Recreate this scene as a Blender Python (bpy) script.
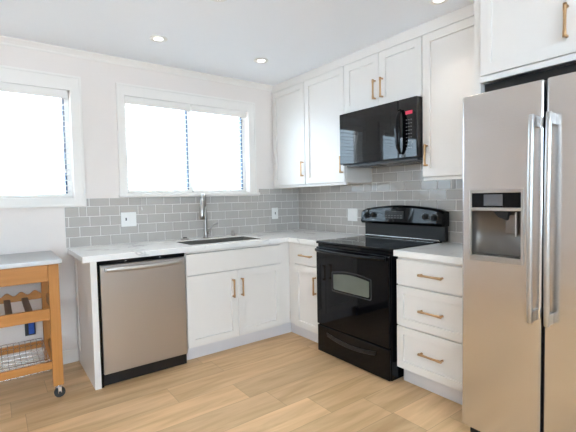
import bpy, bmesh, math, random
from mathutils import Matrix, Vector
random.seed(7)
SC = bpy.context.scene
for _o in list(bpy.data.objects):
    bpy.data.objects.remove(_o)
COL = SC.collection
PI = math.pi

# ------------------------------------------------------------------ camera
cam = bpy.data.cameras.new('camera'); cam_o = bpy.data.objects.new('camera', cam); COL.objects.link(cam_o)
CF = Vector((0.59632207, 0.80134245, -0.04743698)); CR = Vector((0.80154733, -0.59761881, -0.01932994)); CU = Vector((0.04383913, 0.02649611, 0.99868718))
m3 = Matrix((CR, CU, -CF)).transposed()
cam_o.matrix_world = Matrix.Translation((-2.7876, -3.5252, 1.2777)) @ m3.to_4x4()
cam.sensor_width = 36; cam.lens = 396.86 / 576 * 36; cam.shift_x = 0.46 / 576; cam.clip_start = 0.02
SC.camera = cam_o

# ------------------------------------------------------------------ world and daylight
SKY = 8.0
w = bpy.data.worlds.new('World'); SC.world = w; w.use_nodes = True
wn = w.node_tree; wn.nodes.clear()
wo = wn.nodes.new('ShaderNodeOutputWorld'); bg = wn.nodes.new('ShaderNodeBackground')
bg.inputs['Color'].default_value = (0.66, 0.83, 1.0, 1); bg.inputs['Strength'].default_value = SKY
wn.links.new(bg.outputs[0], wo.inputs[0])
SC.view_settings.view_transform = 'Standard'; SC.view_settings.look = 'None'
SC.view_settings.gamma = 1; SC.view_settings.use_curve_mapping = False
SC.view_settings.exposure = 0.5
SC.cycles.use_denoising = True
SC.cycles.max_bounces = 10; SC.cycles.diffuse_bounces = 6; SC.cycles.transparent_max_bounces = 16
SC.cycles.sample_clamp_indirect = 8

sun = bpy.data.lights.new('sun', 'SUN'); sun.energy = 42; sun.angle = math.radians(.6); sun.color = (.90, .95, 1.0)
sun_o = bpy.data.objects.new('sun', sun); COL.objects.link(sun_o); sun_o.rotation_euler = (0, math.radians(20), 0)     # high sun from the right-hand side
def portal(name, loc, rot, sx, sy):
    l = bpy.data.lights.new(name, 'AREA'); l.shape = 'RECTANGLE'; l.size = sx; l.size_y = sy; l.energy = 1
    l.cycles.is_portal = True
    o = bpy.data.objects.new(name, l); COL.objects.link(o); o.location = loc; o.rotation_euler = rot
    return o
portal('sky_portal', (-2.83, 0.13, 1.72), (-PI/2, 0, 0), 1.18, 0.9)
portal('sky_portal', (-1.256, 0.13, 1.75), (-PI/2, 0, 0), 1.24, 0.86)
portal('sky_portal', (-3.75, -5.63, 1.735), (PI/2, 0, 0), 4.1, 1.37)

# ------------------------------------------------------------------ materials
def mat(name, col, rough=0.5, metal=0.0, **kw):
    m = bpy.data.materials.new(name); m.use_nodes = True
    n = m.node_tree.nodes; L = m.node_tree.links; b = n['Principled BSDF']
    b.inputs['Base Color'].default_value = (*col, 1); b.inputs['Roughness'].default_value = rough; b.inputs['Metallic'].default_value = metal
    if 'coat' in kw: b.inputs['Coat Weight'].default_value = kw['coat']; b.inputs['Coat Roughness'].default_value = kw.get('coatr', .05)
    if 'ior' in kw: b.inputs['IOR'].default_value = kw['ior']
    if 'emit' in kw: b.inputs['Emission Color'].default_value = (*kw['emit'], 1); b.inputs['Emission Strength'].default_value = kw.get('es', 1)
    sc = kw.get('nscale', 0)
    if sc:       # small procedural variation of colour and surface
        tc = n.new('ShaderNodeTexCoord'); mp = n.new('ShaderNodeMapping'); mp.inputs['Scale'].default_value = kw.get('stretch', (1, 1, 1))
        nz = n.new('ShaderNodeTexNoise'); nz.inputs['Scale'].default_value = sc; nz.inputs['Detail'].default_value = kw.get('detail', 4)
        L.new(tc.outputs['Object'], mp.inputs[0]); L.new(mp.outputs[0], nz.inputs['Vector'])
        v = kw.get('var', 0)
        if v:
            mx = n.new('ShaderNodeMix'); mx.data_type = 'RGBA'
            mx.inputs[6].default_value = (*[max(0, c * (1 - v)) for c in col], 1); mx.inputs[7].default_value = (*[min(1, c * (1 + v)) for c in col], 1)
            L.new(nz.outputs[0], mx.inputs[0]); L.new(mx.outputs[2], b.inputs['Base Color'])
        bp = kw.get('bump', 0)
        if bp:
            bn = n.new('ShaderNodeBump'); bn.inputs['Strength'].default_value = bp; bn.inputs['Distance'].default_value = kw.get('dist', .002)
            L.new(nz.outputs[0], bn.inputs['Height']); L.new(bn.outputs[0], b.inputs['Normal'])
    return m

M = {}
M['wall'] = mat('wall_paint', (0.80, 0.735, 0.69), 0.75, nscale=60, var=.01, bump=.05)
M['ceil'] = mat('ceiling_paint', (0.91, 0.935, 0.98), 0.85, nscale=80, var=.01, bump=.05)
M['trim'] = mat('white_trim_paint', (0.84, 0.80, 0.755), 0.4, nscale=30, var=.01)
M['cab'] = mat('white_cabinet_paint', (0.81, 0.775, 0.735), 0.32, nscale=20, var=.01)
M['cabin'] = mat('cabinet_inside', (0.03, 0.03, 0.03), 0.6, nscale=20, var=.05)
M['kick'] = mat('kick_paint', (0.74, 0.72, 0.73), 0.5, nscale=20, var=.02)
M['grout'] = mat('grout', (0.80, 0.78, 0.75), 0.8, nscale=90, var=.05)
M['plastic'] = mat('white_plastic', (0.86, 0.85, 0.82), 0.35, nscale=40, var=.01)
M['dark'] = mat('dark_slot', (0.02, 0.02, 0.02), 0.5, nscale=40, var=.1)
M['brass'] = mat('brushed_brass', (0.54, 0.34, 0.18), 0.34, 1.0, nscale=60, var=.08)
M['black'] = mat('black_gloss', (0.003, 0.003, 0.004), 0.05, ior=1.32, nscale=3, var=.1, bump=.02, dist=.001)
M['blackmw'] = mat('black_glass', (0.003, 0.003, 0.004), 0.04, ior=1.47, nscale=3, var=.1, bump=.02, dist=.001)
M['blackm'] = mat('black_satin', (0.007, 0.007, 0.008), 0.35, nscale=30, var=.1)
M['blackr'] = mat('black_rubber', (0.02, 0.02, 0.02), 0.6, nscale=50, var=.1)
M['oveng'] = mat('oven_window_glass', (0.12, 0.13, 0.105), 0.08, ior=1.5, nscale=8, var=.15)
M['ringm'] = mat('burner_print', (0.03, 0.03, 0.032), 0.1, nscale=20, var=.05)
M['ovenf'] = mat('oven_window_outline', (0.05, 0.05, 0.05), 0.25, nscale=20, var=.05)
M['chrome'] = mat('chrome', (0.75, 0.75, 0.76), 0.12, 1.0, nscale=40, var=.03)
M['mark'] = mat('printed_marks', (0.55, 0.55, 0.56), 0.4, nscale=40, var=.03)
M['sinkm'] = mat('sink_steel', (0.26, 0.245, 0.22), 0.45, 1.0, nscale=60, var=.05)
M['nickel'] = mat('brushed_nickel', (0.40, 0.375, 0.355), 0.30, 1.0, nscale=60, var=.05)
M['led'] = mat('red_display', (0.25, 0.01, 0.03), 0.3, emit=(1.0, 0.04, 0.12), es=.3, nscale=40, var=.05)
M['lamp'] = mat('lamp_lens', (0.9, 0.9, 0.9), 0.4, emit=(1.0, 0.93, 0.82), es=6, nscale=40, var=.01)
M['paper'] = mat('blue_box', (0.02, 0.09, 0.42), 0.5, nscale=40, var=.1)
M['grass'] = mat('ground_concrete', (0.57, 0.58, 0.61), 0.9, nscale=6, var=.3)
M['leaf'] = mat('leaves', (0.42, 0.50, 0.42), 0.8, nscale=3, var=.3)
M['bark'] = mat('bark', (0.38, 0.34, 0.31), 0.9, nscale=8, var=.3)
M['siding'] = mat('pale_siding', (0.42, 0.50, 0.62), 0.8, nscale=4, var=.05)
M['track'] = mat('aluminium_track', (0.10, 0.13, 0.19), 0.5, .3, nscale=20, var=.05)
M['ventm'] = mat('vent_grey', (0.10, 0.10, 0.10), 0.4, .6, nscale=30, var=.05)
M['keym'] = mat('keypad_marks', (0.16, 0.16, 0.165), 0.4, nscale=30, var=.05)
M['screen'] = mat('grey_panel_screen', (0.10, 0.10, 0.11), 0.25, nscale=20, var=.05)

def stainless(name, col, rough, vertical=True, wob=.35):
    m = mat(name, col, rough, 1.0); n = m.node_tree.nodes; L = m.node_tree.links; b = n['Principled BSDF']
    tc = n.new('ShaderNodeTexCoord'); mp = n.new('ShaderNodeMapping')
    mp.inputs['Scale'].default_value = (3, 3, 260) if not vertical else (260, 260, 3)
    nz = n.new('ShaderNodeTexNoise'); nz.inputs['Scale'].default_value = 1; nz.inputs['Detail'].default_value = 3
    L.new(tc.outputs['Object'], mp.inputs[0]); L.new(mp.outputs[0], nz.inputs['Vector'])
    mr = n.new('ShaderNodeMapRange'); mr.inputs['To Min'].default_value = rough - .05; mr.inputs['To Max'].default_value = rough + .07
    L.new(nz.outputs[0], mr.inputs['Value']); L.new(mr.outputs[0], b.inputs['Roughness'])
    n2 = n.new('ShaderNodeTexNoise'); n2.inputs['Scale'].default_value = 3.5; n2.inputs['Detail'].default_value = 1
    L.new(tc.outputs['Object'], n2.inputs['Vector'])
    b1 = n.new('ShaderNodeBump'); b1.inputs['Strength'].default_value = wob; b1.inputs['Distance'].default_value = .01
    b2 = n.new('ShaderNodeBump'); b2.inputs['Strength'].default_value = .08; b2.inputs['Distance'].default_value = .001
    L.new(n2.outputs[0], b1.inputs['Height']); L.new(nz.outputs[0], b2.inputs['Height']); L.new(b1.outputs[0], b2.inputs['Normal'])
    L.new(b2.outputs[0], b.inputs['Normal'])
    return m
M['steel'] = stainless('brushed_stainless', (0.67, 0.655, 0.65), 0.22, False)
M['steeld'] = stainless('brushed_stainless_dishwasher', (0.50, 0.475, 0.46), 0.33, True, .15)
M['steelt'] = stainless('brushed_stainless_top', (0.50, 0.50, 0.50), 0.35, False, .1)
M['steelh'] = mat('satin_handle_steel', (0.50, 0.48, 0.46), 0.36, 1.0, nscale=40, var=.03)
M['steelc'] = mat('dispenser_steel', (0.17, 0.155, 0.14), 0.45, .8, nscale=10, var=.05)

def wood(name, c0, c1, axis='x', scale=1.0, rough=.45):
    m = mat(name, c0, rough); n = m.node_tree.nodes; L = m.node_tree.links; b = n['Principled BSDF']
    tc = n.new('ShaderNodeTexCoord'); mp = n.new('ShaderNodeMapping')
    mp.inputs['Scale'].default_value = {'x': (1.5, 28, 28), 'y': (28, 1.5, 28), 'z': (28, 28, 1.5)}[axis]
    nz = n.new('ShaderNodeTexNoise'); nz.inputs['Scale'].default_value = scale; nz.inputs['Detail'].default_value = 6; nz.inputs['Distortion'].default_value = .6
    cr = n.new('ShaderNodeValToRGB'); cr.color_ramp.elements[0].position = .3; cr.color_ramp.elements[1].position = .7
    cr.color_ramp.elements[0].color = (*c0, 1); cr.color_ramp.elements[1].color = (*c1, 1)
    L.new(tc.outputs['Object'], mp.inputs[0]); L.new(mp.outputs[0], nz.inputs['Vector']); L.new(nz.outputs[0], cr.inputs[0]); L.new(cr.outputs[0], b.inputs['Base Color'])
    return m
CW0, CW1 = (0.40, 0.16, 0.03), (0.54, 0.235, 0.06)
M['woodx'] = wood('cart_wood', CW0, CW1, 'x'); M['woodz'] = wood('cart_wood_upright', CW0, CW1, 'z'); M['woody'] = wood('cart_wood_across', CW0, CW1, 'y')
M['woodd'] = wood('cart_wood_slat', (0.17, 0.10, 0.07), (0.26, 0.16, 0.11), 'y')

def quartz():
    m = mat('white_quartz', (0.89, 0.875, 0.85), 0.12); n = m.node_tree.nodes; L = m.node_tree.links; b = n['Principled BSDF']
    tc = n.new('ShaderNodeTexCoord')
    n1 = n.new('ShaderNodeTexNoise'); n1.inputs['Scale'].default_value = 1.6; n1.inputs['Detail'].default_value = 5; n1.inputs['Distortion'].default_value = 1.2
    L.new(tc.outputs['Object'], n1.inputs['Vector'])
    s = n.new('ShaderNodeMath'); s.operation = 'SUBTRACT'; s.inputs[1].default_value = .5
    a = n.new('ShaderNodeMath'); a.operation = 'ABSOLUTE'
    r = n.new('ShaderNodeMapRange'); r.inputs['From Min'].default_value = 0; r.inputs['From Max'].default_value = .022; r.inputs['To Min'].default_value = 1; r.inputs['To Max'].default_value = 0
    n2 = n.new('ShaderNodeTexNoise'); n2.inputs['Scale'].default_value = 2.3
    L.new(tc.outputs['Object'], n2.inputs['Vector'])
    r2 = n.new('ShaderNodeMapRange'); r2.inputs['From Min'].default_value = .45; r2.inputs['From Max'].default_value = .65
    mu = n.new('ShaderNodeMath'); mu.operation = 'MULTIPLY'
    L.new(n1.outputs[0], s.inputs[0]); L.new(s.outputs[0], a.inputs[0]); L.new(a.outputs[0], r.inputs['Value'])
    L.new(n2.outputs[0], r2.inputs['Value']); L.new(r.outputs[0], mu.inputs[0]); L.new(r2.outputs[0], mu.inputs[1])
    mx = n.new('ShaderNodeMix'); mx.data_type = 'RGBA'; mx.inputs[6].default_value = (0.89, 0.875, 0.85, 1); mx.inputs[7].default_value = (0.58, 0.57, 0.56, 1)
    L.new(mu.outputs[0], mx.inputs[0]); L.new(mx.outputs[2], b.inputs['Base Color'])
    return m
M['quartz'] = quartz()

def tilemat():
    m = mat('glazed_grey_tile', (0.46, 0.455, 0.44), 0.12, nscale=0); n = m.node_tree.nodes; L = m.node_tree.links; b = n['Principled BSDF']
    tc = n.new('ShaderNodeTexCoord'); nz = n.new('ShaderNodeTexNoise'); nz.inputs['Scale'].default_value = 4.0
    L.new(tc.outputs['Object'], nz.inputs['Vector'])
    mx = n.new('ShaderNodeMix'); mx.data_type = 'RGBA'; mx.inputs[6].default_value = (0.435, 0.405, 0.375, 1); mx.inputs[7].default_value = (0.505, 0.475, 0.44, 1)
    L.new(nz.outputs[0], mx.inputs[0]); L.new(mx.outputs[2], b.inputs['Base Color'])
    n2 = n.new('ShaderNodeTexNoise'); n2.inputs['Scale'].default_value = 18
    L.new(tc.outputs['Object'], n2.inputs['Vector'])
    bn = n.new('ShaderNodeBump'); bn.inputs['Strength'].default_value = .25; bn.inputs['Distance'].default_value = .003
    L.new(n2.outputs[0], bn.inputs['Height']); L.new(bn.outputs[0], b.inputs['Normal'])
    return m
M['tile'] = tilemat()

def floormat():
    m = mat('light_oak_planks', (0.6, 0.42, 0.26), 0.42); n = m.node_tree.nodes; L = m.node_tree.links; b = n['Principled BSDF']
    def N(t, **k):
        x = n.new(t)
        for a_, v in k.items(): setattr(x, a_, v)
        return x
    def MA(op, a, b_=None):
        x = N('ShaderNodeMath', operation=op)
        for i, s in enumerate((a, b_)):
            if s is None: continue
            if isinstance(s, (int, float)): x.inputs[i].default_value = s
            else: L.new(s, x.inputs[i])
        return x.outputs[0]
    tc = N('ShaderNodeTexCoord'); sp = N('ShaderNodeSeparateXYZ'); L.new(tc.outputs['Object'], sp.inputs[0])
    X, Y = sp.outputs[0], sp.outputs[1]
    ry = MA('DIVIDE', MA('ADD', Y, 0.69), 0.228); row = MA('FLOOR', ry); fy = MA('FRACT', ry)
    wn_ = N('ShaderNodeTexWhiteNoise', noise_dimensions='1D'); L.new(row, wn_.inputs['W'])
    rx = MA('ADD', MA('DIVIDE', X, 1.22), MA('MULTIPLY', wn_.outputs['Value'], 7.3)); colx = MA('FLOOR', rx); fx = MA('FRACT', rx)
    cb = N('ShaderNodeCombineXYZ'); L.new(colx, cb.inputs[0]); L.new(row, cb.inputs[1])
    w2 = N('ShaderNodeTexWhiteNoise', noise_dimensions='3D'); L.new(cb.outputs[0], w2.inputs['Vector'])
    # grain
    off = N('ShaderNodeVectorMath', operation='MULTIPLY_ADD'); L.new(w2.outputs['Color'], off.inputs[0]); off.inputs[1].default_value = (9, 9, 9); L.new(tc.outputs['Object'], off.inputs[2])
    mp = N('ShaderNodeMapping'); mp.inputs['Scale'].default_value = (1.6, 14, 14); L.new(off.outputs[0], mp.inputs[0])
    g = N('ShaderNodeTexNoise'); g.inputs['Scale'].default_value = 1.0; g.inputs['Detail'].default_value = 7; g.inputs['Distortion'].default_value = .9; L.new(mp.outputs[0], g.inputs['Vector'])
    cr = N('ShaderNodeValToRGB'); e = cr.color_ramp.elements; e[0].position = .30; e[1].position = .70
    e[0].color = (0.51, 0.315, 0.15, 1); e[1].color = (0.73, 0.485, 0.265, 1)
    L.new(g.outputs[0], cr.inputs[0])
    hsv = N('ShaderNodeHueSaturation'); L.new(cr.outputs[0], hsv.inputs['Color'])
    L.new(MA('ADD', MA('MULTIPLY', w2.outputs['Value'], .32), .84), hsv.inputs['Value'])
    gap = MA('MINIMUM', MA('MULTIPLY', MA('MINIMUM', fy, MA('SUBTRACT', 1.0, fy)), .228), MA('MULTIPLY', MA('MINIMUM', fx, MA('SUBTRACT', 1.0, fx)), 1.22))
    r = N('ShaderNodeMapRange'); L.new(gap, r.inputs['Value']); r.inputs['From Max'].default_value = .0025; r.inputs['To Min'].default_value = .6
    mx = N('ShaderNodeMix', data_type='RGBA', blend_type='MULTIPLY'); mx.inputs[0].default_value = 1
    L.new(hsv.outputs[0], mx.inputs[6]); L.new(r.outputs[0], mx.inputs[7]); L.new(mx.outputs[2], b.inputs['Base Color'])
    bn = N('ShaderNodeBump'); bn.inputs['Strength'].default_value = .15; bn.inputs['Distance'].default_value = .002; L.new(g.outputs[0], bn.inputs['Height']); L.new(bn.outputs[0], b.inputs['Normal'])
    return m
M['floor'] = floormat()

def glassmat():
    m = bpy.data.materials.new('window_glass'); m.use_nodes = True; n = m.node_tree.nodes; L = m.node_tree.links; n.clear()
    o = n.new('ShaderNodeOutputMaterial'); t = n.new('ShaderNodeBsdfTransparent'); g = n.new('ShaderNodeBsdfGlossy'); g.inputs['Roughness'].default_value = .02
    t.inputs[0].default_value = (.95, .97, .97, 1)
    f = n.new('ShaderNodeFresnel'); f.inputs[0].default_value = 1.45; mx = n.new('ShaderNodeMixShader')
    ge = n.new('ShaderNodeNewGeometry'); iv = n.new('ShaderNodeMath'); iv.operation = 'SUBTRACT'; iv.inputs[0].default_value = 1
    mu = n.new('ShaderNodeMath'); mu.operation = 'MULTIPLY'
    L.new(ge.outputs['Backfacing'], iv.inputs[1]); L.new(iv.outputs[0], mu.inputs[0]); L.new(f.outputs[0], mu.inputs[1])
    L.new(mu.outputs[0], mx.inputs[0]); L.new(t.outputs[0], mx.inputs[1]); L.new(g.outputs[0], mx.inputs[2]); L.new(mx.outputs[0], o.inputs[0])
    return m
M['glass'] = glassmat()
def slatmat():
    m = bpy.data.materials.new('blind_slat'); m.use_nodes = True; n = m.node_tree.nodes; L = m.node_tree.links; n.clear()
    o = n.new('ShaderNodeOutputMaterial'); d = n.new('ShaderNodeBsdfDiffuse'); d.inputs[0].default_value = (.82, .81, .79, 1)
    t = n.new('ShaderNodeBsdfTranslucent'); t.inputs[0].default_value = (.8, .8, .78, 1); mx = n.new('ShaderNodeMixShader'); mx.inputs[0].default_value = .10
    L.new(d.outputs[0], mx.inputs[1]); L.new(t.outputs[0], mx.inputs[2]); L.new(mx.outputs[0], o.inputs[0])
    return m
M['slat'] = slatmat()

# ------------------------------------------------------------------ mesh helpers
class MB:
    def __init__(s): s.v = []; s.f = []; s.sm = []
    def add(s, vs, fs, smooth=False):
        b = len(s.v); s.v += [tuple(v) for v in vs]
        for f in fs: s.f.append(tuple(b + i for i in f)); s.sm.append(smooth)
        return s
    def box(s, x0, x1, y0, y1, z0, z1):
        if x0 > x1: x0, x1 = x1, x0
        if y0 > y1: y0, y1 = y1, y0
        if z0 > z1: z0, z1 = z1, z0
        vs = [(x0,y0,z0),(x1,y0,z0),(x1,y1,z0),(x0,y1,z0),(x0,y0,z1),(x1,y0,z1),(x1,y1,z1),(x0,y1,z1)]
        return s.add(vs, [(0,3,2,1),(4,5,6,7),(0,1,5,4),(1,2,6,5),(2,3,7,6),(3,0,4,7)])
    def grid(s, us, vs, fill, w0, w1, ax):
        """slab on a grid of cells; ax maps (u,v,w) -> xyz; shared verts, closed"""
        idx = {}; V = []; Fc = []
        def vid(i, j, k):
            if (i, j, k) not in idx: idx[(i, j, k)] = len(V); V.append(ax(us[i], vs[j], (w0, w1)[k]))
            return idx[(i, j, k)]
        nu, nv = len(us) - 1, len(vs) - 1
        F_ = lambda i, j: 0 <= i < nu and 0 <= j < nv and fill(i, j)
        for i in range(nu):
            for j in range(nv):
                if not F_(i, j): continue
                Fc.append((vid(i,j,0), vid(i,j+1,0), vid(i+1,j+1,0), vid(i+1,j,0)))
                Fc.append((vid(i,j,1), vid(i+1,j,1), vid(i+1,j+1,1), vid(i,j+1,1)))
                if not F_(i-1, j): Fc.append((vid(i,j,0), vid(i,j,1), vid(i,j+1,1), vid(i,j+1,0)))
                if not F_(i+1, j): Fc.append((vid(i+1,j,0), vid(i+1,j+1,0), vid(i+1,j+1,1), vid(i+1,j,1)))
                if not F_(i, j-1): Fc.append((vid(i,j,0), vid(i+1,j,0), vid(i+1,j,1), vid(i,j,1)))
                if not F_(i, j+1): Fc.append((vid(i,j+1,0), vid(i,j+1,1), vid(i+1,j+1,1), vid(i+1,j+1,0)))
        return s.add(V, Fc)
    def prism(s, pts, ax, w0, w1, smooth=False):
        n = len(pts); V = [ax(p[0], p[1], w0) for p in pts] + [ax(p[0], p[1], w1) for p in pts]
        s.add(V, [tuple(range(n))[::-1], tuple(range(n, 2*n))]); b = len(s.v) - 2*n
        for i in range(n):
            j = (i+1) % n; s.f.append((b+i, b+j, b+n+j, b+n+i)); s.sm.append(smooth)
        return s
    def cyl(s, c, d, r, h, n=20, r2=None, smooth=True):
        d = Vector(d).normalized(); a = d.orthogonal().normalized(); b_ = d.cross(a); c = Vector(c); r2 = r if r2 is None else r2
        V = []
        for k, rr in ((0, r), (h, r2)):
            for i in range(n):
                t = 2*PI*i/n; V.append(c + d*k + a*(rr*math.cos(t)) + b_*(rr*math.sin(t)))
        b0 = len(s.v); s.add(V, [tuple(range(n))[::-1], tuple(range(n, 2*n))])
        for i in range(n):
            j = (i+1) % n; s.f.append((b0+i, b0+j, b0+n+j, b0+n+i)); s.sm.append(smooth)
        return s
    def tube(s, pts, r, n=10, flat=None):
        pts = [Vector(p) for p in pts]; m_ = len(pts); rs = r if isinstance(r, (list, tuple)) else [r]*m_
        t0 = (pts[1]-pts[0]).normalized(); a = t0.orthogonal().normalized()
        if flat is not None: a = Vector(flat) - t0*Vector(flat).dot(t0); a.normalize()
        b0 = len(s.v); V = []
        for i, p in enumerate(pts):
            t = ((pts[min(i+1, m_-1)] - pts[max(i-1, 0)])).normalized(); a = (a - t*a.dot(t)).normalized(); b_ = t.cross(a)
            ra, rb = rs[i] if isinstance(rs[i], (tuple, list)) else (rs[i], rs[i])
            for k in range(n):
                q = 2*PI*k/n; V.append(p + a*(ra*math.cos(q)) + b_*(rb*math.sin(q)))
        s.add(V, [tuple(range(n))[::-1], tuple(range((m_-1)*n, m_*n))])
        for i in range(m_-1):
            for k in range(n):
                k2 = (k+1) % n; s.f.append((b0+i*n+k, b0+i*n+k2, b0+(i+1)*n+k2, b0+(i+1)*n+k)); s.sm.append(True)
        return s
    def lathe(s, prof, c=(0,0,0), n=24, cap=True):
        b0 = len(s.v); V = []
        for r, z in prof:
            for k in range(n):
                q = 2*PI*k/n; V.append((c[0]+r*math.cos(q), c[1]+r*math.sin(q), c[2]+z))
        s.add(V, [tuple(range(n))[::-1], tuple(range((len(prof)-1)*n, len(prof)*n))] if cap else [])
        for i in range(len(prof)-1):
            for k in range(n):
                k2 = (k+1) % n; s.f.append((b0+i*n+k, b0+i*n+k2, b0+(i+1)*n+k2, b0+(i+1)*n+k)); s.sm.append(True)
        return s
    def make(s, name, m, parent=None, bevel=0, seg=2):
        me = bpy.data.meshes.new(name); me.from_pydata(s.v, [], s.f); me.materials.append(M[m] if isinstance(m, str) else m)
        for p, k in zip(me.polygons, s.sm): p.use_smooth = k
        bm = bmesh.new(); bm.from_mesh(me); bmesh.ops.recalc_face_normals(bm, faces=bm.faces); bm.to_mesh(me); bm.free()
        o = bpy.data.objects.new(name, me); COL.objects.link(o)
        if parent: o.parent = parent
        if bevel:
            b = o.modifiers.new('bevel', 'BEVEL'); b.width = bevel; b.segments = seg; b.limit_method = 'ANGLE'; b.angle_limit = math.radians(40)
        return o
XYZ = lambda u, v, w_: (u, v, w_)
XZ = lambda u, v, w_: (u, w_, v)      # u=x, v=z, w=y
YZ = lambda u, v, w_: (w_, u, v)      # u=y, v=z, w=x
def box(name, m, b, parent=None, bevel=0): return MB().box(*b).make(name, m, parent, bevel)
def tag(o, label=None, cat=None, group=None, kind=None):
    if label: o['label'] = label
    if cat: o['category'] = cat
    if group: o['group'] = group
    if kind: o['kind'] = kind
    return o
def thing(name, label, cat, loc=(0,0,0), rz=0, group=None):
    o = bpy.data.objects.new(name, None); COL.objects.link(o); o.location = loc; o.rotation_euler = (0, 0, rz); o.empty_display_size = .1
    return tag(o, label, cat, group)
def struct(o): o['kind'] = 'structure'; return o
RW = -PI/2                            # right-wall things: local x -> world -y, local y -> world +x

# ------------------------------------------------------------------ room shell
ZC = 2.457
XL0, YR0 = -6.2, -5.5
struct(box('floor', 'floor', (XL0-.12, .12, YR0-.12, .12, -.06, 0)))
struct(box('ceiling', 'ceil', (XL0-.12, .12, YR0-.12, .12, ZC, ZC+.1)))
W1 = (-3.40, -2.262, 1.306, 2.137); W2 = (-1.858, -.652, 1.333, 2.155)
us = [XL0-.12, W1[0], W1[1], W2[0], W2[1], .12]; vs = [0, W1[2], W2[2], W1[3], W2[3], ZC]
def wf(i, j):
    cu, cv = (us[i]+us[i+1])/2, (vs[j]+vs[j+1])/2
    return not any(a < cu < b and c < cv < d for a, b, c, d in (W1, W2))
wb = struct(MB().grid(us, vs, wf, 0, .12, XZ).make('wall_back', 'wall'))
wr = struct(box('wall_right', 'wall', (0, .12, YR0, 0, 0, ZC)))
us = [YR0, -5.1, -4.3, 0]; vs = [0, 1.0, 2.3, ZC]
struct(MB().grid(us, vs, lambda i, j: True, XL0-.12, XL0, YZ).make('wall_left', 'wall'))
us = [XL0-.12, -5.8, -1.7, .12]; vs = [0, 1.05, 2.42, ZC]
struct(MB().grid(us, vs, lambda i, j: not (i == 1 and j == 1), YR0-.12, YR0, XZ).make('wall_rear', 'wall'))
# wide unseen window added behind the camera as the main fill light
def added_fill_window(name, n, u0, u1, v0, v1, w0, axf, mullions):
    p = MB()
    us = [u0]; k = (u1-u0)/mullions
    st = .05
    f = MB().grid([u0, u0+st, u1-st, u1], [v0, v0+st, v1-st, v1], lambda i, j: not (i == 1 and j == 1), w0-.03, w0+.03, axf)
    for q in range(1, mullions):
        c = u0+k*q; f.grid([c-st/2, c+st/2], [v0+st, v1-st], lambda i, j: True, w0-.025, w0+.025, axf)
    o = struct(f.make(name + '_%d' % n, 'trim'))
    MB().grid([u0+st, u1-st], [v0+st, v1-st], lambda i, j: True, w0-.003, w0+.003, axf).make('glass_pane', 'glass', o)
added_fill_window('window', 3, -5.8, -1.7, 1.05, 2.42, YR0-.06, XZ, 3)  # unseen rear window, added to let in fill daylight

# cove moulding where the back wall meets the ceiling
struct(MB().prism([(-.001, ZC), (-.038, ZC), (-.036, ZC-.008), (-.024, ZC-.020), (-.012, ZC-.036), (-.008, ZC-.05), (-.001, ZC-.05)], lambda u, v, w_: (w_, u, v), XL0, -.345).make('trim_1', 'trim'))
struct(MB().box(XL0, -2.285, -.014, -.001, 0, .105).make('baseboard_back', 'trim', None, .003))
struct(MB().box(XL0, XL0+.014, YR0, -.014, 0, .105).make('baseboard_left', 'trim', None, .003))

# backsplash: individual glazed tiles on a grout bed (part of the wall)
TW, TH, TZ = .1525, .0803, .912
def tiles(xs0, xs1, z1, shift, axf, blockers, nm, parent):
    g = MB(); t = MB()
    zr = TZ; k = 0
    while zr < z1 - .004:
        zt = min(zr + TH, z1)
        off = shift + (0 if k % 2 == 0 else TW/2)
        n0 = math.floor((xs0 - off)/TW)
        x = off + n0*TW
        while x < xs1 - .004:
            a, b = max(x, xs0), min(x + TW, xs1); x += TW
            cuts = [(a, b, zr, zt)]
            for (p0, p1, q0, q1) in blockers:
                nc = []
                for (a_, b_, c_, d_) in cuts:
                    if a_ < p1 and b_ > p0 and c_ < q1 and d_ > q0:
                        if a_ < p0: nc.append((a_, p0, c_, d_))
                        if b_ > p1: nc.append((p1, b_, c_, d_))
                        if c_ < q0: nc.append((max(a_, p0), min(b_, p1), c_, q0))
                    else: nc.append((a_, b_, c_, d_))
                cuts = nc
            for (a_, b_, c_, d_) in cuts:
                gt = .0016
                if b_-a_ < .008 or d_-c_ < .008: continue
                a2, b2, c2, d2 = a_+gt, b_-gt, c_+gt, d_-gt
                w = [-.0085 + random.uniform(-.0006, .0006) for _ in range(4)]
                bv = .0018
                pts = [axf(a2, c2, -.004), axf(b2, c2, -.004), axf(b2, d2, -.004), axf(a2, d2, -.004),
                       axf(a2+bv, c2+bv, w[0]), axf(b2-bv, c2+bv, w[1]), axf(b2-bv, d2-bv, w[2]), axf(a2+bv, d2-bv, w[0]+w[2]-w[1])]
                t.add(pts, [(4,5,6,7), (0,1,5,4), (1,2,6,5), (2,3,7,6), (3,0,4,7)])
        zr = zt; k += 1
    us_ = sorted({xs0, xs1, *[c for b in blockers for c in b[:2] if xs0 < c < xs1]}); vs_ = sorted({TZ, z1, *[c for b in blockers for c in b[2:] if TZ < c < z1]})
    g.grid(us_, vs_, lambda i, j: not any(b[0] < (us_[i]+us_[i+1])/2 < b[1] and b[2] < (vs_[j]+vs_[j+1])/2 < b[3] for b in blockers), -.0062, -.0003, axf)
    o = g.make(nm, 'grout', parent)
    t.make('tile_courses', 'tile', o)
    return o
tiles(-2.335, -.009, 1.372, -2.31, XZ, [(-2.36, -2.178, 1.232, 3), (-2.178, -.54, 1.299, 3)], 'backsplash', wb)
tiles(-2.357, -.0005, 1.60, .007, YZ, [(-1.086, .1, 1.390, 3), (-2.4, -1.86, 1.390, 3)], 'backsplash', wr)

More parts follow.
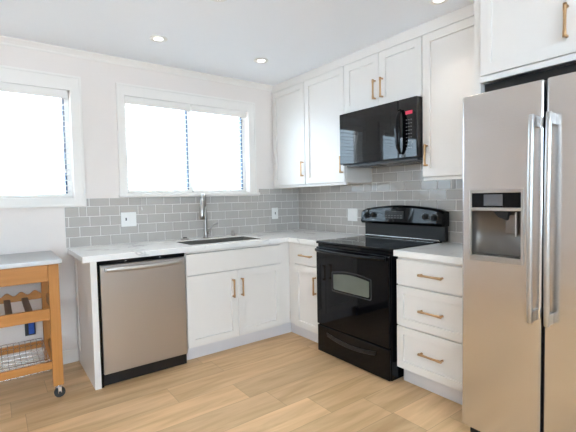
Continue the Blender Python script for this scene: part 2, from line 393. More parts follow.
# ------------------------------------------------------------------ windows
def window(n, op, cas, sill):
    x0, x1, z0, z1 = op
    a0, a1, b0, b1 = cas                 # casing outer box
    f = MB().grid([x0, x0+.035, x1-.035, x1], [z0, z0+.035, z1-.035, z1], lambda i, j: not (i == 1 and j == 1), .065, .11, XZ)
    o = struct(f.make('window_%d' % n, 'trim', None, .002))
    us = [a0, x0, x1, a1]; vs = [b0, z0, z1, b1]
    MB().grid(us, vs, lambda i, j: not (i == 1 and j == 1), -.019, -.0005, XZ).make('window_casing', 'trim', o, .002)
    us = [a0-.001, a0+.016, a1-.016, a1+.001]; vs = [b0-.001, b0+.016, b1-.016, b1+.001]
    MB().grid(us, vs, lambda i, j: not (i == 1 and j == 1) and not (sill and j == 0), -.027, -.0195, XZ).make('casing_back_band', 'trim', o, .002)
    xm = (x0+x1)/2
    MB().box(xm-.022, xm+.022, .070, .105, z0+.035, z1-.035).make('meeting_stile', 'trim', o, .002)
    tr = MB()
    for c in ((x1-.042, xm-.030) if sill else (x1-.042,)): tr.box(c-.007, c+.007, .058, .1, z0+.035, z1-.035)
    tr.make('sash_track', 'track', o)
    MB().box(x0+.05, xm-.045, .084, .088, z0+.035, z1-.035).make('glass_pane', 'glass', o)
    MB().box(xm+.045, x1-.05, .084, .088, z0+.035, z1-.035).make('glass_pane', 'glass', o)
    if sill:
        MB().box(a0-.014, a1+.028, -.045, -.0195, z0-.030, z0-.002).box(x0+.001, x1-.001, -.02, .06, z0-.02, z0+.002).make('window_sill', 'trim', o, .004)
    return o
window(1, W1, (-3.48, -2.184, 1.238, 2.252), False)
window(2, W2, (-1.921, -.572, 1.305, 2.252), True)

def blind(label, x0, x1, z0, z1, cordx, cordz, tilt=7):
    t = thing('window_blind', label, 'blind', ((x0+x1)/2, .022, z0), 0, 'white slatted window blinds')
    X0, X1 = x0-(x0+x1)/2, x1-(x0+x1)/2; H = z1-z0
    MB().box(X0, X1, -.03, .026, H-.05, H-.003).make('head_rail', 'trim', t, .002)
    MB().box(X0-.001, X1+.001, -.040, -.031, H-.066, H-.001).make('valance', 'trim', t, .002)
    s = MB(); n = int((H-.08)/.042); cs, sn = math.cos(math.radians(tilt)), math.sin(math.radians(tilt))
    for i in range(n):
        z = .03 + (i+.5)*.042
        pr = []
        for k in range(5):
            q = (k/4-.5)*.049; arch = .0025*(1-(2*k/4-1)**2)
            pr.append((q*cs, z + q*sn + arch))
        pts = pr + [(a, b-.0025) for a, b in reversed(pr)]
        s.prism(pts, lambda u, v, w_: (w_, u, v), X0+.004, X1-.004)
    s.make('slats', 'slat', t)
    MB().box(X0+.003, X1-.003, -.025, .025, .004, .020).make('bottom_rail', 'trim', t, .003)
    for fx in (.12, .5, .88):
        l = MB(); xx = X0+(X1-X0)*fx
        for yy in (-.027, .027): l.cyl((xx, yy, .02), (0,0,1), .0009, H-.07, 6)
        l.make('ladder_cord', 'trim', t)
    for j, (cx, cz) in enumerate(zip(cordx, cordz)):
        cx -= (x0+x1)/2; cz -= z0
        yy = -.045 if cz > -.0 else -.072
        c = MB().tube([(cx, -.034, H-.05), (cx, yy, H-.12), (cx, yy, cz+.02)], .0011, 6).make('pull_cord', 'trim', t)
        MB().lathe([(.002, .026), (.004, .02), (.0065, .004), (.005, 0)], (cx, yy, cz), 12).make('tassel', 'plastic', c)
    return t
blind('white slatted blind filling the left window above the cart', W1[0]+.004, W1[1]-.018, W1[2]+.002, W1[3]-.001, (-2.335, -2.315, -2.37), (1.50, 1.50, 1.50))
XM = -1.268
blind('white slatted blind over the left pane of the sink window', W2[0]+.003, XM-.003, W2[2]+.003, W2[3]-.001, (-1.80, -1.757), (1.93, 1.19))
blind('white slatted blind over the right pane of the sink window', XM+.003, W2[1]-.030, W2[2]+.003, W2[3]-.001, (-.78,), (1.78,))

# ------------------------------------------------------------------ outside
struct(box('ground_outside', 'grass', (-26, 16, -26, 20, -.62, -.5)))
fn = thing('board_fence', 'pale blue board fence seen dimly through the bottom of the left blind', 'fence', (-6.2, 5.2, -.5))
for i in range(9): MB().box(.02, 4.98, 0, .022, .08+i*.235, .08+i*.235+.215).make('fence_board', 'siding', fn)
for i in range(4): MB().box(i*1.63, i*1.63+.09, .0225, .11, 0, 2.2).make('fence_post', 'siding', fn)
tr = thing('leafy_tree', 'leafy tree faintly visible outside the sink window', 'tree', (1.1, 4.6, -.5))
MB().tube([(0,0,0), (.03,.02,.9), (-.03,0,1.7), (.05,.05,2.4)], [.11, .09, .07, .04], 10).tube([(0,0,1.5), (.3,.1,2.0), (.5,.1,2.5)], [.04,.03,.02], 8).tube([(0,0,1.4), (-.3,.1,1.9), (-.5,.2,2.3)], [.04,.03,.02], 8).make('trunk', 'bark', tr)
lf = MB(); rnd = random.Random(3)
for _ in range(2600):
    while True:
        p = Vector((rnd.uniform(-1, 1), rnd.uniform(-1, 1), rnd.uniform(-1, 1)))
        if .3 < p.length < 1: break
    p = Vector((p.x*1.05, p.y*.9, p.z*.95+2.55)); a = Vector((rnd.uniform(-1,1), rnd.uniform(-1,1), rnd.uniform(-1,1))).normalized(); b_ = a.orthogonal().normalized(); r_ = rnd.uniform(.04, .075)
    lf.add([p-a*r_, p+b_*r_*.45, p+a*r_, p-b_*r_*.45], [(0,1,2,3)])
lf.make('foliage', 'leaf', tr)

# ------------------------------------------------------------------ ceiling lights
def downlight(x, y, label, on=True):
    t = thing('recessed_ceiling_light', label, 'ceiling light', (x, y, ZC), 0, 'round recessed ceiling lights')
    MB().lathe([(.046, -.0005), (.062, -.0005), (.064, -.003), (.060, -.006), (.046, -.0045)], (0,0,0), 32).make('trim_ring', 'plastic', t)
    MB().lathe([(.001, -.0052), (.0455, -.0042), (.0455, -.0006), (.001, -.0006)], (0,0,0), 32).make('lens', 'lamp', t)
    l = bpy.data.lights.new('downlight_lamp', 'SPOT'); l.energy = 9; l.color = (1, .93, .84); l.spot_size = math.radians(95); l.spot_blend = 1; l.shadow_soft_size = .045
    o = bpy.data.objects.new('downlight_lamp', l); COL.objects.link(o); o.parent = t; o.location = (0, 0, -.012)
downlight(-1.755, -.597, 'round recessed ceiling light left of centre in front of the windows')
downlight(-.876, -.618, 'round recessed ceiling light nearest the corner cabinets')
downlight(-.563, -2.114, 'round recessed ceiling light near the cabinets before the refrigerator, cut by the top edge')
downlight(-1.676, -1.394, 'round recessed ceiling light at the middle of the ceiling, mostly past the top edge')

# ------------------------------------------------------------------ cabinets
def bar_pull(parent, x, z, L, vertical, y=0, m='brass'):
    """bar pull on a front at local y; long axis vertical or horizontal"""
    g = MB(); h = L/2
    def P(a, yy): return (x, y-yy, z+a) if vertical else (x+a, y-yy, z)
    for sgn in (-1, 1):
        g.cyl(P(sgn*(h-.008), 0), (0, -1, 0), .0075, .003, 14)
        g.cyl(P(sgn*(h-.008), 0), (0, -1, 0), .0068, .026, 12)
    wv = .0055
    n = 9; pts = []; rs = []
    for i in range(n):
        a = -h + L*i/(n-1); e = abs(2*i/(n-1)-1)
        pts.append(P(a, .029)); rs.append(.0088 if e > .7 else .0072)
    g.tube(pts, rs, 8)
    return g.make('handle', m, parent)
def shaker(parent, x0, x1, z0, z1, st=.057, name='door', y0=0, t=.020, rec=.013, m='cab'):
    g = MB().grid([x0, x0+st, x1-st, x1], [z0, z0+st, z1-st, z1], lambda i, j: not (i == 1 and j == 1), y0, y0+t, XZ)
    g.box(x0+st, x1-st, y0+rec, y0+t-.001, z0+st, z1-st)
    return g.make(name, m, parent, .0012, 2)
def slab(parent, x0, x1, z0, z1, name='drawer', y0=0, t=.020): return MB().box(x0, x1, y0, y0+t, z0, z1).make(name, 'cab', parent, .0015)
FY = .635       # front of doors from the wall
ZK = .118
D = .0205
CT = .8695
# sink base cabinet, front at y=-.635, x from -1.618 to -.70
t = thing('sink_base_cabinet', 'white two-door base cabinet under the sink with a blank front above', 'cabinet', (-1.618, -FY, 0))
Wd = .982
MB().grid([0, .018, Wd-.072, Wd-.004], [ZK, ZK+.018, CT-.22, CT], lambda i, j: i != 1 or j == 0, D, FY-.002, XZ).box(.018, Wd-.07, D+.02, FY-.01, .3, .31).box(Wd-.076, Wd+.020, D-.001, D+.02, ZK, CT).box(0, Wd-.004, D, D+.018, .8535, CT).box(0, Wd-.004, D, D+.018, .675, .690).make('body', 'cab', t, .001)
MB().box(.002, Wd+.078, .078, .094, 0, ZK).make('toe_kick', 'kick', t)
slab(t, .004, .898, .688, .8505, 'false_drawer_front')
d1 = shaker(t, .004, .450, ZK+.002, .680); bar_pull(d1, .402, .535, .150, True)
d2 = shaker(t, .4535, .898, ZK+.002, .680); bar_pull(d2, .485, .535, .150, True)
# corner cabinet on the right wall, front x=-.635, y from -.64 to -1.04
t = thing('corner_base_cabinet', 'narrow white base cabinet with one drawer and door, left of the black range', 'cabinet', (-FY, -.6365, 0), RW)
MB().box(-.0, .417, D, FY-.002, ZK, CT).box(-.020, 0, D, D+.018, ZK, CT).make('body', 'cab', t, .001)
MB().box(-.079, .417, .078, .094, 0, ZK).make('toe_kick', 'kick', t)
d1 = slab(t, .078, .414, .688, .8505); bar_pull(d1, .258, .770, .155, False)
d2 = shaker(t, .078, .414, ZK+.002, .680); bar_pull(d2, .376, .528, .150, True)
# drawer cabinet on the right wall
t = thing('drawer_base_cabinet', 'white base cabinet of three drawers between the range and refrigerator', 'cabinet', (-FY, -1.838, 0), RW)
MB().box(0, .517, D, FY-.002, ZK, CT).make('body', 'cab', t, .001)
MB().box(.0, .517, .078, .094, 0, ZK).make('toe_kick', 'kick', t)
d = slab(t, .004, .514, .686, .8505); bar_pull(d, .270, .772, .160, False)
d = shaker(t, .004, .514, .412, .676, .05, 'drawer'); bar_pull(d, .270, .541, .160, False)
d = shaker(t, .004, .514, ZK+.002, .402, .05, 'drawer'); bar_pull(d, .270, .267, .160, False)

# end panel by the dishwasher
t = thing('end_panel', 'white end panel closing the counter left of the dishwasher', 'cabinet panel', (-2.281, -.635, 0))
MB().box(0, .040, 0, .615, 0, CT).make('panel_board', 'cab', t, .0015)
MB().box(-.006, 0, .53, .615, .107, CT).make('scribe_strip', 'cab', t, .001)

# upper cabinets (front x=-.352)
UF = .352
def upper(label, y0, W, z0, z1, doors, hz=None, name='wall_cabinet', depth=UF, rail=True, x0off=0):
    t = thing(name, label, 'cabinet', (-depth, y0, z0), RW)
    H = z1 - z0
    MB().box(0, W, D, depth-.002, 0, H).make('body', 'cab', t, .001)
    if rail: MB().box(0, W, .012, .032, -.022, -.0005).make('light_rail', 'cab', t, .002)
    for (a, b, hx) in doors:
        d = shaker(t, a, b, .004 if rail else .007, H-.005)
        bar_pull(d, hx[0], hx[1]-z0, hx[2], True)
    return t
UZ0, UZ1 = 1.396, 2.379
upper('white one-door wall cabinet nearest the window corner', -.0015, .5485, UZ0, UZ1, [(.016, .546, (.518, 1.548, .145))])
upper('white one-door wall cabinet left of the microwave', -.5515, .533, UZ0, UZ1, [(.003, .530, (.506, 1.548, .145))])
upper('short white two-door wall cabinet above the microwave', -1.0865, .7605, 1.962, UZ1, [(.003, .376, (.342, 2.100, .150)), (.380, .757, (.415, 2.100, .150))], rail=False)
upper('white wall cabinet with one door, between microwave and refrigerator', -1.8485, .507, UZ0, UZ1, [(.003, .504, (.038, 1.548, .150))])
# crown board above the wall cabinets
tag(MB().box(-.346, -.002, -2.356, -.0015, UZ1+.001, ZC-.001).make('cabinet_crown_board', 'cab', None, .001), 'long flat white board between wall cabinets and ceiling', 'trim board')
# refrigerator surround
tag(box('refrigerator_side_panel', 'cab', (-.612, -.001, -2.397, -2.358, 0, ZC-.001), None, .001), 'tall thin white panel between the drawer cabinet and refrigerator', 'cabinet panel')
t = upper('white two-door cabinet above the refrigerator', -2.3985, .94, 1.905, 2.42, [(.006, .465, (.410, 2.058, .150)), (.469, .930, (.53, 2.058, .150))], depth=.634, rail=False)
MB().box(0, .94, .006, .0195, -.028, -.0005).make('bottom_rail', 'cab', t, .001)
MB().box(0, .94, D, .62, .5155, .535).make('top_filler', 'cab', t)
MB().box(.002, .938, .060, .075, -.125, -.0285).make('cavity_shade_strip', 'blackm', t)  # black board standing in for the shade in the gap above the refrigerator
tag(box('refrigerator_side_panel', 'cab', (-.612, -.001, -3.379, -3.340, 0, ZC-.001), None, .001), 'tall thin white panel on the far right side of the refrigerator', 'cabinet panel')

# ------------------------------------------------------------------ countertops
SX0, SX1, SY0, SY1 = -1.53, -.86, -.545, -.215
us = [-2.328, SX0, SX1, -.648, -.0095]; vs = [-1.060, -.648, SY0, SY1, -.0095]
def cf(i, j):
    if j == 0: return i == 3
    if i == 1 and j == 2: return False
    return True
c = MB().grid(us, vs, cf, .8705, .912, XYZ).make('countertop', 'quartz', None, .003)
tag(c, 'white veined quartz countertop in an L around the sink corner', 'countertop', 'white quartz countertops')
c = MB().box(-.648, -.0095, -2.3565, -1.826, .8705, .912).make('countertop', 'quartz', None, .003)
tag(c, 'white veined quartz countertop between range and refrigerator', 'countertop', 'white quartz countertops')

# sink
t = thing('kitchen_sink', 'undermount stainless steel sink basin below the window', 'sink', (0, 0, .68))
g = MB()
x0, x1, y0, y1, zt, zb = SX0+.003, SX1-.003, SY0+.003, SY1-.003, .2300, .0
def rr(x0, x1, y0, y1, r, z, n=5):
    o = []
    for cx, cy, a0 in ((x1-r, y1-r, 0), (x0+r, y1-r, 90), (x0+r, y0+r, 180), (x1-r, y0+r, 270)):
        for k in range(n+1):
            a = math.radians(a0+90*k/n); o.append((cx+r*math.cos(a), cy+r*math.sin(a), z))
    return o
rings = [rr(x0, x1, y0, y1, .004, zt), rr(x0, x1, y0, y1, .006, zt-.004), rr(x0+.004, x1-.004, y0+.004, y1-.004, .03, .02), rr(x0+.03, x1-.03, y0+.03, y1-.03, .03, .003)]
V = sum(rings, []); n = len(rings[0]); Fs = [tuple(range(3*n, 4*n))]
for k in range(3):
    for i in range(n): j = (i+1) % n; Fs.append((k*n+i, k*n+j, (k+1)*n+j, (k+1)*n+i))
o = g.add(V, Fs, False).make('basin', 'sinkm', t); sm = o.modifiers.new('sol', 'SOLIDIFY'); sm.thickness = .0015; sm.offset = -1
MB().lathe([(.001, .004), (.04, .004), (.044, .0065), (.03, .006), (.001, .005)], ((SX0+SX1)/2, -.36, 0), 24).make('drain', 'chrome', t)

# faucet
t = thing('kitchen_faucet', 'brushed nickel pull-down faucet with side lever behind the sink', 'faucet', (-1.196, -.10, .9125))
MB().lathe([(.0, 0), (.028, 0), (.028, .006), (.022, .012), (.019, .03), (.017, .06), (.0155, .25), (.015, .30)]).make('body', 'nickel', t)
dx, dy = -.57, -.82
pts = [(0, 0, .295)]; R_ = .058
for k in range(0, 9):
    a = PI - PI*k/8*.86; pts.append((dx*(R_+R_*math.cos(a)), dy*(R_+R_*math.cos(a)), .335+R_*math.sin(a)*1.15))
MB().tube(pts, [.0155]*len(pts), 14).make('spout', 'nickel', t)
e = Vector(pts[-1]); d_ = (Vector(pts[-1])-Vector(pts[-2])).normalized()
MB().tube([e, e+d_*.03, e+d_*.06+Vector((0,0,-.02)), e+d_*.07+Vector((dx*.002,dy*.002,-.09)), e+d_*.07+Vector((dx*.004,dy*.004,-.125))], [.017, .020, .024, .026, .024], 16).make('spray_head', 'nickel', t)
lv = MB().tube([(.012, -.004, .045), (.034, -.012, .05), (.040, -.014, .058)], [.013, .013, .011], 12)
lv.tube([(.036, -.013, .05), (.044, -.018, .090), (.066, -.025, .122), (.112, -.038, .134)], [(.012,.012), (.011,.011), (.009,.010), (.007,.009)], 10).make('lever', 'nickel', t)
t = thing('air_switch_button', 'low dark metal button on the countertop left of the faucet', 'button', (-1.405, -.115, .9125))
MB().lathe([(.0, 0), (.036, 0), (.037, .008), (.030, .014), (.0, .010)]).make('collar', 'nickel', t); MB().lathe([(.0, .0141), (.019, .0141), (.018, .022), (.0, .023)]).make('push_cap', 'blackm', t)
t = thing('soap_pump_cap', 'small brushed metal cap on the countertop right of the faucet', 'soap dispenser', (-.905, -.10, .9125))
MB().lathe([(.0, 0), (.021, 0), (.021, .005), (.018, .008), (.018, .045), (.015, .049), (0, .05)]).make('cap', 'nickel', t)

# ------------------------------------------------------------------ outlets
def plate(label, x, z, W, H, wall, gangs, group=None, m='plastic'):
    loc, rz = ((x, -.0096, z), 0) if wall == 'back' else ((-.0096, x, z), RW)
    t = thing('wall_outlet', label, 'outlet', loc, rz)
    MB().box(-W/2, W/2, -.006, 0, -H/2, H/2).make('cover_plate', m, t, .0025)
    for k, kind in enumerate(gangs):
        cx = (k-(len(gangs)-1)/2)*.046
        q = MB().box(cx-.0165, cx+.0165, -.0085, -.0061, -.033, .033)
        fo = q.make('outlet_insert' if kind != 's' else 'switch_rocker', 'plastic', t, .001)
        if kind == 'd':
            MB().box(cx-.005, cx+.006, -.0095, -.0086, -.010, .014).make('dark_face', 'dark', fo, .001)
        elif kind == 'o':
            s = MB()
            for dz in (-.019, .019):
                s.box(cx-.007, cx-.005, -.0092, -.0086, dz-.004, dz+.006).box(cx+.005, cx+.007, -.0092, -.0086, dz-.004, dz+.006)
            s.make('slots', 'dark', fo)
        else:
            MB().box(cx-.013, cx+.013, -.0098, -.0086, -.028, .001).make('rocker_paddle', 'plastic', fo, .001)
    return t
plate('white two-gang outlet and switch plate above the dishwasher', -1.858, 1.115, .125, .121, 'back', 'ds')
plate('narrow white outlet plate on the grey tiles near the corner', -.342, 1.106, .080, .120, 'back', 'd')
plate('white two-gang switch plate on the tiles left of the range', -.842, 1.097, .125, .121, 'right', 'ss')
t = thing('wall_outlet', 'blue wall box with a black edge, low behind the wooden cart', 'outlet', (-2.598, -.0008, .338))
MB().grid([-.032, -.026, .028, .034], [-.054, -.047, .047, .054], lambda i, j: not (i == 1 and j == 1), -.022, 0, XZ).make('box_rim', 'dark', t)
MB().box(-.0255, -.009, -.018, 0, -.0465, .0465).make('dark_edge', 'dark', t); MB().box(-.0085, .0275, -.016, 0, -.0465, .0465).make('box_body', 'paper', t); MB().box(.002, .024, -.021, -.017, -.030, .03).make('device', 'paper', t, .001)

# ------------------------------------------------------------------ dishwasher
t = thing('dishwasher', 'stainless steel dishwasher with a bar handle under the counter', 'dishwasher', (-2.2405, -.635, 0))
MB().box(.004, .618, .045, .60, .09, .868).make('tub', 'blackm', t)
MB().box(.003, .618, .012, .044, .842, .868).box(.003, .0175, .006, .044, .0, .842).make('black_surround', 'black', t)
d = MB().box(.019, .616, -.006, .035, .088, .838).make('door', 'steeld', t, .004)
h = MB(); n = 15; pts = []; rs = []
for i in range(n):
    s_ = i/(n-1)*2-1; pts.append((.3155+s_*.262, -.050+.012*s_*s_, .8105-.005*(1-s_*s_))); rs.append((.010, .0165))
h.tube(pts, rs, 12, flat=(0, 1, 0))
for sg in (-1, 1): h.box(.3155+sg*.258-.014, .3155+sg*.258+.014, -.042, -.0055, .796, .822)
h.make('handle', 'steelh', d, .002)
MB().box(.003, .616, .018, .044, .004, .086).make('kick_plate', 'blackm', t, .002)
for fx in (.19, .43): MB().cyl((fx, .011, .856), (0,-1,0), .004, .002, 10).make('mounting_screw', 'mark', t)

# ------------------------------------------------------------------ range
RWD = .746
t = thing('electric_range', 'black freestanding electric range with glass cooktop between white cabinets', 'stove', (-.654, -1.066, 0), RW)
MB().box(0, RWD, .002, .62, .008, .895).make('body', 'black', t, .003)
for fx in (.06, RWD-.06):
    for fy in (.06, .56): MB().cyl((fx, fy, 0), (0,0,1), .018, .008, 14).make('foot', 'blackr', t)
ck = MB().box(-.003, RWD+.003, -.018, .605, .8955, .918).make('cooktop', 'black', t, .006)
for (bx, by, br) in ((.20, .16, .105), (.56, .16, .085), (.20, .42, .08), (.56, .42, .10)):
    g = MB()
    for rad in (br, br*.62):
        g.lathe([(rad-.0012, .0), (rad+.0012, .0), (rad+.0012, .0003), (rad-.0012, .0003)], (bx, by, .9182), 40, False)
    g.make('burner_ring', 'ringm', ck)
# oven door with arched window
d = MB().box(.003, RWD-.003, -.022, .0015, .238, .872).make('oven_door', 'black', t, .006)
def arch(u0, u1, v0, v1, up, r=.012, n=14):
    p = [(u0, v0+r), (u0+r*.4, v0+r*.3), (u0+r, v0), (u1-r, v0), (u1-r*.4, v0+r*.3), (u1, v0+r)]
    for k in range(n+1):
        s_ = k/n; u = u1+(u0-u1)*s_; p.append((u, v1 + up*math.sin(PI*s_)))
    return p
MB().prism(arch(.187, .592, .537, .688, .022), XZ, -.0235, -.0215).make('window_outline', 'ovenf', d)
MB().prism(arch(.193, .586, .543, .682, .021), XZ, -.0242, -.0230).make('window_border', 'black', d)
MB().prism(arch(.207, .572, .554, .670, .018), XZ, -.0250, -.0238).make('door_glass', 'oveng', d)
h = MB(); pts = []; rs = []
for i in range(17):
    s_ = i/16*2-1; pts.append((RWD/2+s_*.352, -.060+.020*abs(s_)**4, .848-.004*(1-s_*s_))); rs.append((.011, .014))
h.tube(pts, rs, 12, flat=(0, 1, 0))
for sg in (-1, 1): h.box(RWD/2+sg*.345-.012, RWD/2+sg*.345+.012, -.045, -.0215, .836, .860)
h.make('oven_handle', 'black', d, .002)
d = MB().box(.003, RWD-.003, -.018, .0015, .010, .228).make('storage_drawer', 'black', t, .006)
g = MB(); pts = []; 
up_, lo_ = [], []
for i in range(17):
    s_ = i/16*2-1; zz = .172-.028*(1-s_*s_); up_.append((RWD/2+s_*.255, zz+.015)); lo_.append((RWD/2+s_*.245, zz-.017))
MB().prism(up_ + lo_[::-1], XZ, -.026, -.0175).make('drawer_grip', 'blackm', d, .004)
# backguard
bgd = MB().box(-.003, RWD+.042, .575, .618, .9185, 1.05).make('backguard', 'blackm', t, .003)
MB().tube([(.0, .566, .924), (.02, .570, .926), (RWD-.02, .570, .926), (RWD, .566, .924)], [(.0045, .006)]*4, 8).make('chrome_strip', 'chrome', bgd)
n = 16; top = [(-.016 + (RWD+.062)*k/n, 1.160 + .034*math.sin(PI*k/n)) for k in range(n+1)]
V = []; Fc = []
for k, (u, zt_) in enumerate(top):
    e = abs(2*k/n-1); dz = -.0 if e < .97 else -.012
    V += [(u, .545, 1.035), (u, .530, 1.055), (u, .548, zt_-.018+dz), (u, .562, zt_-.003+dz), (u, .580, zt_+dz), (u, .625, zt_+dz-.004), (u, .625, 1.035)]
m_ = 7
for k in range(n):
    for q in range(m_): Fc.append((k*m_+q, (k+1)*m_+q, (k+1)*m_+(q+1) % m_, k*m_+(q+1) % m_))
Fc += [tuple(range(m_)), tuple(range(n*m_, (n+1)*m_))]
cp = MB().add(V, Fc, False).make('control_panel', 'black', t, .002)
for p in cp.data.polygons: p.use_smooth = False
for (kx, kz) in ((.055, 1.103), (.130, 1.108), (.648, 1.105), (.722, 1.102)):
    k_ = MB().cyl((kx, .538, kz), (0,-1,0), .026, .006, 24).cyl((kx, .533, kz), (0,-1,.0), .020, .020, 24, .017).box(kx-.0035, kx+.0035, .506, .530, kz-.018, kz+.018).make('knob', 'blackm', t, .001)
    s = MB()
    for a in range(-4, 5):
        th = a*.55; s.box(kx+.031*math.sin(th)-.0015, kx+.031*math.sin(th)+.0015, .5315+.0, .5345, kz+.031*math.cos(th)-.0015, kz+.031*math.cos(th)+.0015)
    s.make('dial_marks', 'mark', k_)
dp = MB().box(.255, .445, .534, .546, 1.082, 1.145).make('display_panel', 'blackm', cp, .002)
s = MB()
for i in range(6):
    for j in range(2): s.box(.263+i*.03, .279+i*.03, .5325, .5345, 1.088+j*.018, 1.093+j*.018)
s.make('touch_keys', 'keym', dp)
MB().box(.305, .375, .5325, .5345, 1.121, 1.138).make('clock_window', 'dark', dp)
MB().box(.705, .728, .534, .537, 1.062, 1.068).make('maker_badge', 'mark', cp)

# ------------------------------------------------------------------ microwave
t = thing('microwave_oven', 'black over-the-range microwave hanging below the short cabinet', 'microwave', (-.412, -1.090, 1.522), RW)
MW, MH = .756, .4375
MB().box(.002, MW-.002, .030, .40, .014, MH).make('body', 'blackm', t, .002)
MB().box(.03, MW-.03, .05, .38, .0, .0135).make('underside_vent', 'ventm', t, .003)
for fx in (.10, .46): MB().box(fx, fx+.20, .12, .24, -.004, -.0005).make('grease_filter', 'screen', t)
d = MB().box(0, .598, .0, .029, .020, MH-.001).make('door', 'blackmw', t, .004)
MB().box(.10, .53, -.0012, .0005, .075, MH-.07).make('door_glass', 'blackmw', d, .001)
h = MB(); pts = []; rs = []
for i in range(15):
    s_ = i/14*2-1; pts.append((.628-.012*(1-s_*s_)*0, -.012-.034*(1-s_**4), .205+s_*.155)); rs.append((.008+.006*(1-s_*s_), .011+.013*(1-s_*s_)))
h.tube(pts, rs, 14, flat=(0, 1, 0)).make('handle', 'black', d)
cpn = MB().box(.601, MW, .0, .029, .020, MH-.001).make('control_panel', 'blackmw', t, .004)
MB().box(.665, .722, -.0015, .001, .322, .346).make('clock_display', 'led', cpn)
s = MB()
for j in range(9):
    for i in range(3):
        s.box(.668+i*.019, .679+i*.019, -.0012, .001, .085+j*.0245, .090+j*.0245)
s.make('keypad_print', 'keym', cpn)

# ------------------------------------------------------------------ refrigerator
t = thing('refrigerator', 'stainless steel side-by-side refrigerator with water dispenser at the right', 'refrigerator', (-.85, -2.424, 0), RW)
FW = .908
MB().box(.006, FW-.006, .075, .80, .035, 1.755).make('body', 'blackm', t, .004)
MB().box(.02, FW-.02, .05, .075, .012, .060).make('base_grille', 'blackm', t, .003)
for fx in (.04, FW-.04):
    MB().cyl((fx, .075, 0), (0,0,1), .022, .034, 14).make('foot', 'blackr', t)
HX0, HX1, HZ0, HZ1 = .050, .290, .962, 1.192
d = MB().grid([.0, HX0, HX1, .372], [.066, HZ0, HZ1, 1.768], lambda i, j: not (i == 1 and j == 1), 0, .070, XZ).make('freezer_door', 'steel', t, .010, 3)
dr = MB().box(.384, FW, 0, .070, .066, 1.770).make('refrigerator_door', 'steel', t, .010, 3)
# dispenser: raised frame, control strip, curved recess
fr = MB().grid([.043, .054, .286, .297], [.945, .965, 1.192, 1.208, 1.280, 1.296], lambda i, j: not (i == 1 and j in (1, 3)), -.006, .004, XZ).make('dispenser_frame', 'steelh', d, .002)
MB().box(.055, .285, -.003, .004, 1.209, 1.279).make('control_strip', 'black', fr, .001)
MB().box(.115, .205, -.0045, -.0031, 1.217, 1.272).make('touch_screen', 'screen', fr, .001)
rc = MB(); n = 12; prof = []
for k in range(n+1):
    a = PI*k/n; prof.append((HX0+(HX1-HX0)*(1-math.cos(a))/2, .012+.052*math.sin(a)**.5))
V = [(u, y_, HZ0) for u, y_ in prof] + [(u, y_, HZ1) for u, y_ in prof]; n1 = n+1
Fc = [(k, k+1, n1+k+1, n1+k) for k in range(n)] + [tuple(range(n1)), tuple(range(n1, 2*n1))]
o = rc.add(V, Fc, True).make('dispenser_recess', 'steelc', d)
MB().prism([(.225, HZ1-.002), (.150, HZ1-.002), (.175, HZ1-.03), (.215, HZ1-.045)], XZ, .015, .05).make('water_spout', 'blackm', o, .002)
MB().box(.200, .255, .034, .040, HZ1-.11, HZ1-.02).make('paddle', 'steelc', o, .003)
MB().box(.250, .257, .020, .027, HZ1-.12, HZ1-.005).make('paddle_edge', 'steelh', o, .002)
MB().box(HX0+.004, HX1-.004, .002, .060, HZ0+.0005, HZ0+.010).make('drip_tray', 'steelh', o, .002)
def fridge_handle(x, door):
    h = MB(); pts = []; rs = []
    for i in range(21):
        s_ = i/20*2-1; pts.append((x, -.048-.010*(1-s_*s_), 1.158+s_*.458)); rs.append((.009, .0115))
    h.tube(pts, rs, 14, flat=(0, 1, 0))
    for sg in (-1, 1): h.box(x-.009, x+.009, -.044, .001, 1.158+sg*.430-.024, 1.158+sg*.430+.024)
    return h.make('handle', 'steelh', door, .002)
fridge_handle(.345, d); fridge_handle(.412, dr)
for fx in (.05, FW-.05): MB().box(fx-.03, fx+.03, .09, .20, 1.7555, 1.772).make('hinge_cover', 'blackm', t, .004)

# ------------------------------------------------------------------ kitchen cart
CX0, CX1, CY0, CY1 = -3.30, -2.459, -.598, -.045
t = thing('kitchen_cart', 'wooden rolling kitchen cart with stainless top at the left edge', 'kitchen cart', (0, 0, 0))
MB().box(CX0-.016, CX1+.019, CY0-.012, CY1+.012, .878, .907).make('metal_top', 'steelt', t, .004, 3)
lw, ld = .060, .042
for (lx, ly) in ((CX1-lw, CY0), (CX1-lw, CY1-ld), (CX0, CY0), (CX0, CY1-ld)):
    l = MB().box(lx, lx+lw, ly, ly+ld, .082, .8775).make('leg', 'woodz', t, .003)
    cx_, cy_ = lx+lw/2, ly+ld/2
    c = MB().cyl((cx_, cy_, .070), (0,0,1), .013, .0115, 14).box(cx_-.004, cx_+.016, cy_-.0165, cy_-.0135, .028, .070).box(cx_-.016, cx_+.018, cy_+.0135, cy_+.0165, .030, .070).box(cx_-.016, cx_+.018, cy_-.0165, cy_+.0165, .069, .072).make('caster', 'chrome', l)
    MB().cyl((cx_+.006, cy_-.012, .0325), (0,1,0), .0323, .024, 28).make('wheel', 'blackr', c, .003)
    MB().cyl((cx_+.006, cy_-.019, .0325), (0,1,0), .008, .038, 18).make('wheel_hub', 'blackr', c)
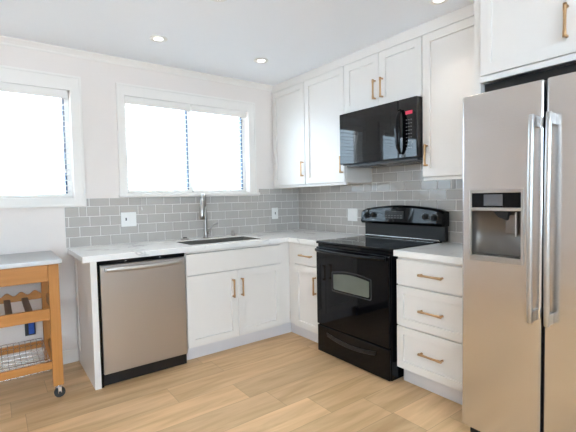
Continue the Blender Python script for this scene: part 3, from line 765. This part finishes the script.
# aprons
xa, xb = CX0+lw+.0005, CX1-lw-.0005
MB().box(xa, xb, CY0+.004, CY0+.024, .770, .8775).make('drawer', 'woodx', t, .002)
MB().box(xa, xb, CY1-.024, CY1-.004, .770, .8775).make('rear_apron', 'woodx', t, .002)
for xx in (CX1-.030, CX0+.008): MB().box(xx, xx+.022, CY0+ld, CY1-ld, .770, .8775).make('side_apron', 'woody', t, .002)
# bottle rack shelf
MB().box(xa, xb, CY0+.004, CY0+.026, .522, .594).make('rack_front_rail', 'woodx', t, .002)
n = 90; L_ = xb-xa; up_ = [(xa+L_*k/n, .612+.013*math.cos(2*PI*(L_*k/n)/.085)) for k in range(n+1)]
MB().prism([(xa, .560)] + [(xb, .560)] + up_[::-1], XZ, CY1-.026, CY1-.006).make('rack_rear_rail', 'woodx', t)
for xx in (CX1-.034, CX0+.012): MB().box(xx, xx+.020, CY0+ld, CY1-ld, .535, .594).make('rack_side_rail', 'woody', t, .002)
k = 0; xx = xb-.106
while xx > xa+.02:
    MB().box(xx-.019, xx+.019, CY0+.027, CY1-.027, .566, .582).make('rack_slat', 'woodd', t, .001); xx -= .106
# lower basket shelf
MB().box(xa, xb, CY0+.004, CY0+.024, .200, .248).make('basket_front_rail', 'woodx', t, .002)
MB().box(xa, xb, CY1-.024, CY1-.004, .190, .238).make('basket_rear_rail', 'woodx', t, .002)
for xx in (CX1-.034, CX0+.012): MB().box(xx, xx+.020, CY0+ld, CY1-ld, .200, .248).make('basket_side_rail', 'woody', t, .002)
b = MB(); bx0, bx1, by0, by1 = xa+.004, xb-.012, CY0+.030, CY1-.030
zb_, zt_ = .180, .262
for zz in (zt_, (zb_+zt_)/2): b.tube([(bx0, by0, zz), (bx1, by0, zz), (bx1, by1, zz), (bx0, by1, zz), (bx0, by0, zz)], .0028, 6)
nx = int((bx1-bx0)/.034)
for i in range(nx+1):
    x_ = bx0+(bx1-bx0)*i/nx; b.tube([(x_, by0, zt_), (x_, by0+.006, zb_), (x_, by1-.006, zb_), (x_, by1, zt_)], .0018, 6)
for i in range(6):
    y_ = by0+.02+(by1-by0-.04)*i/5; b.tube([(bx0, y_, zt_), (bx0+.006, y_, zb_), (bx1-.006, y_, zb_), (bx1, y_, zt_)], .0024, 6)
b.make('wire_basket', 'chrome', t)
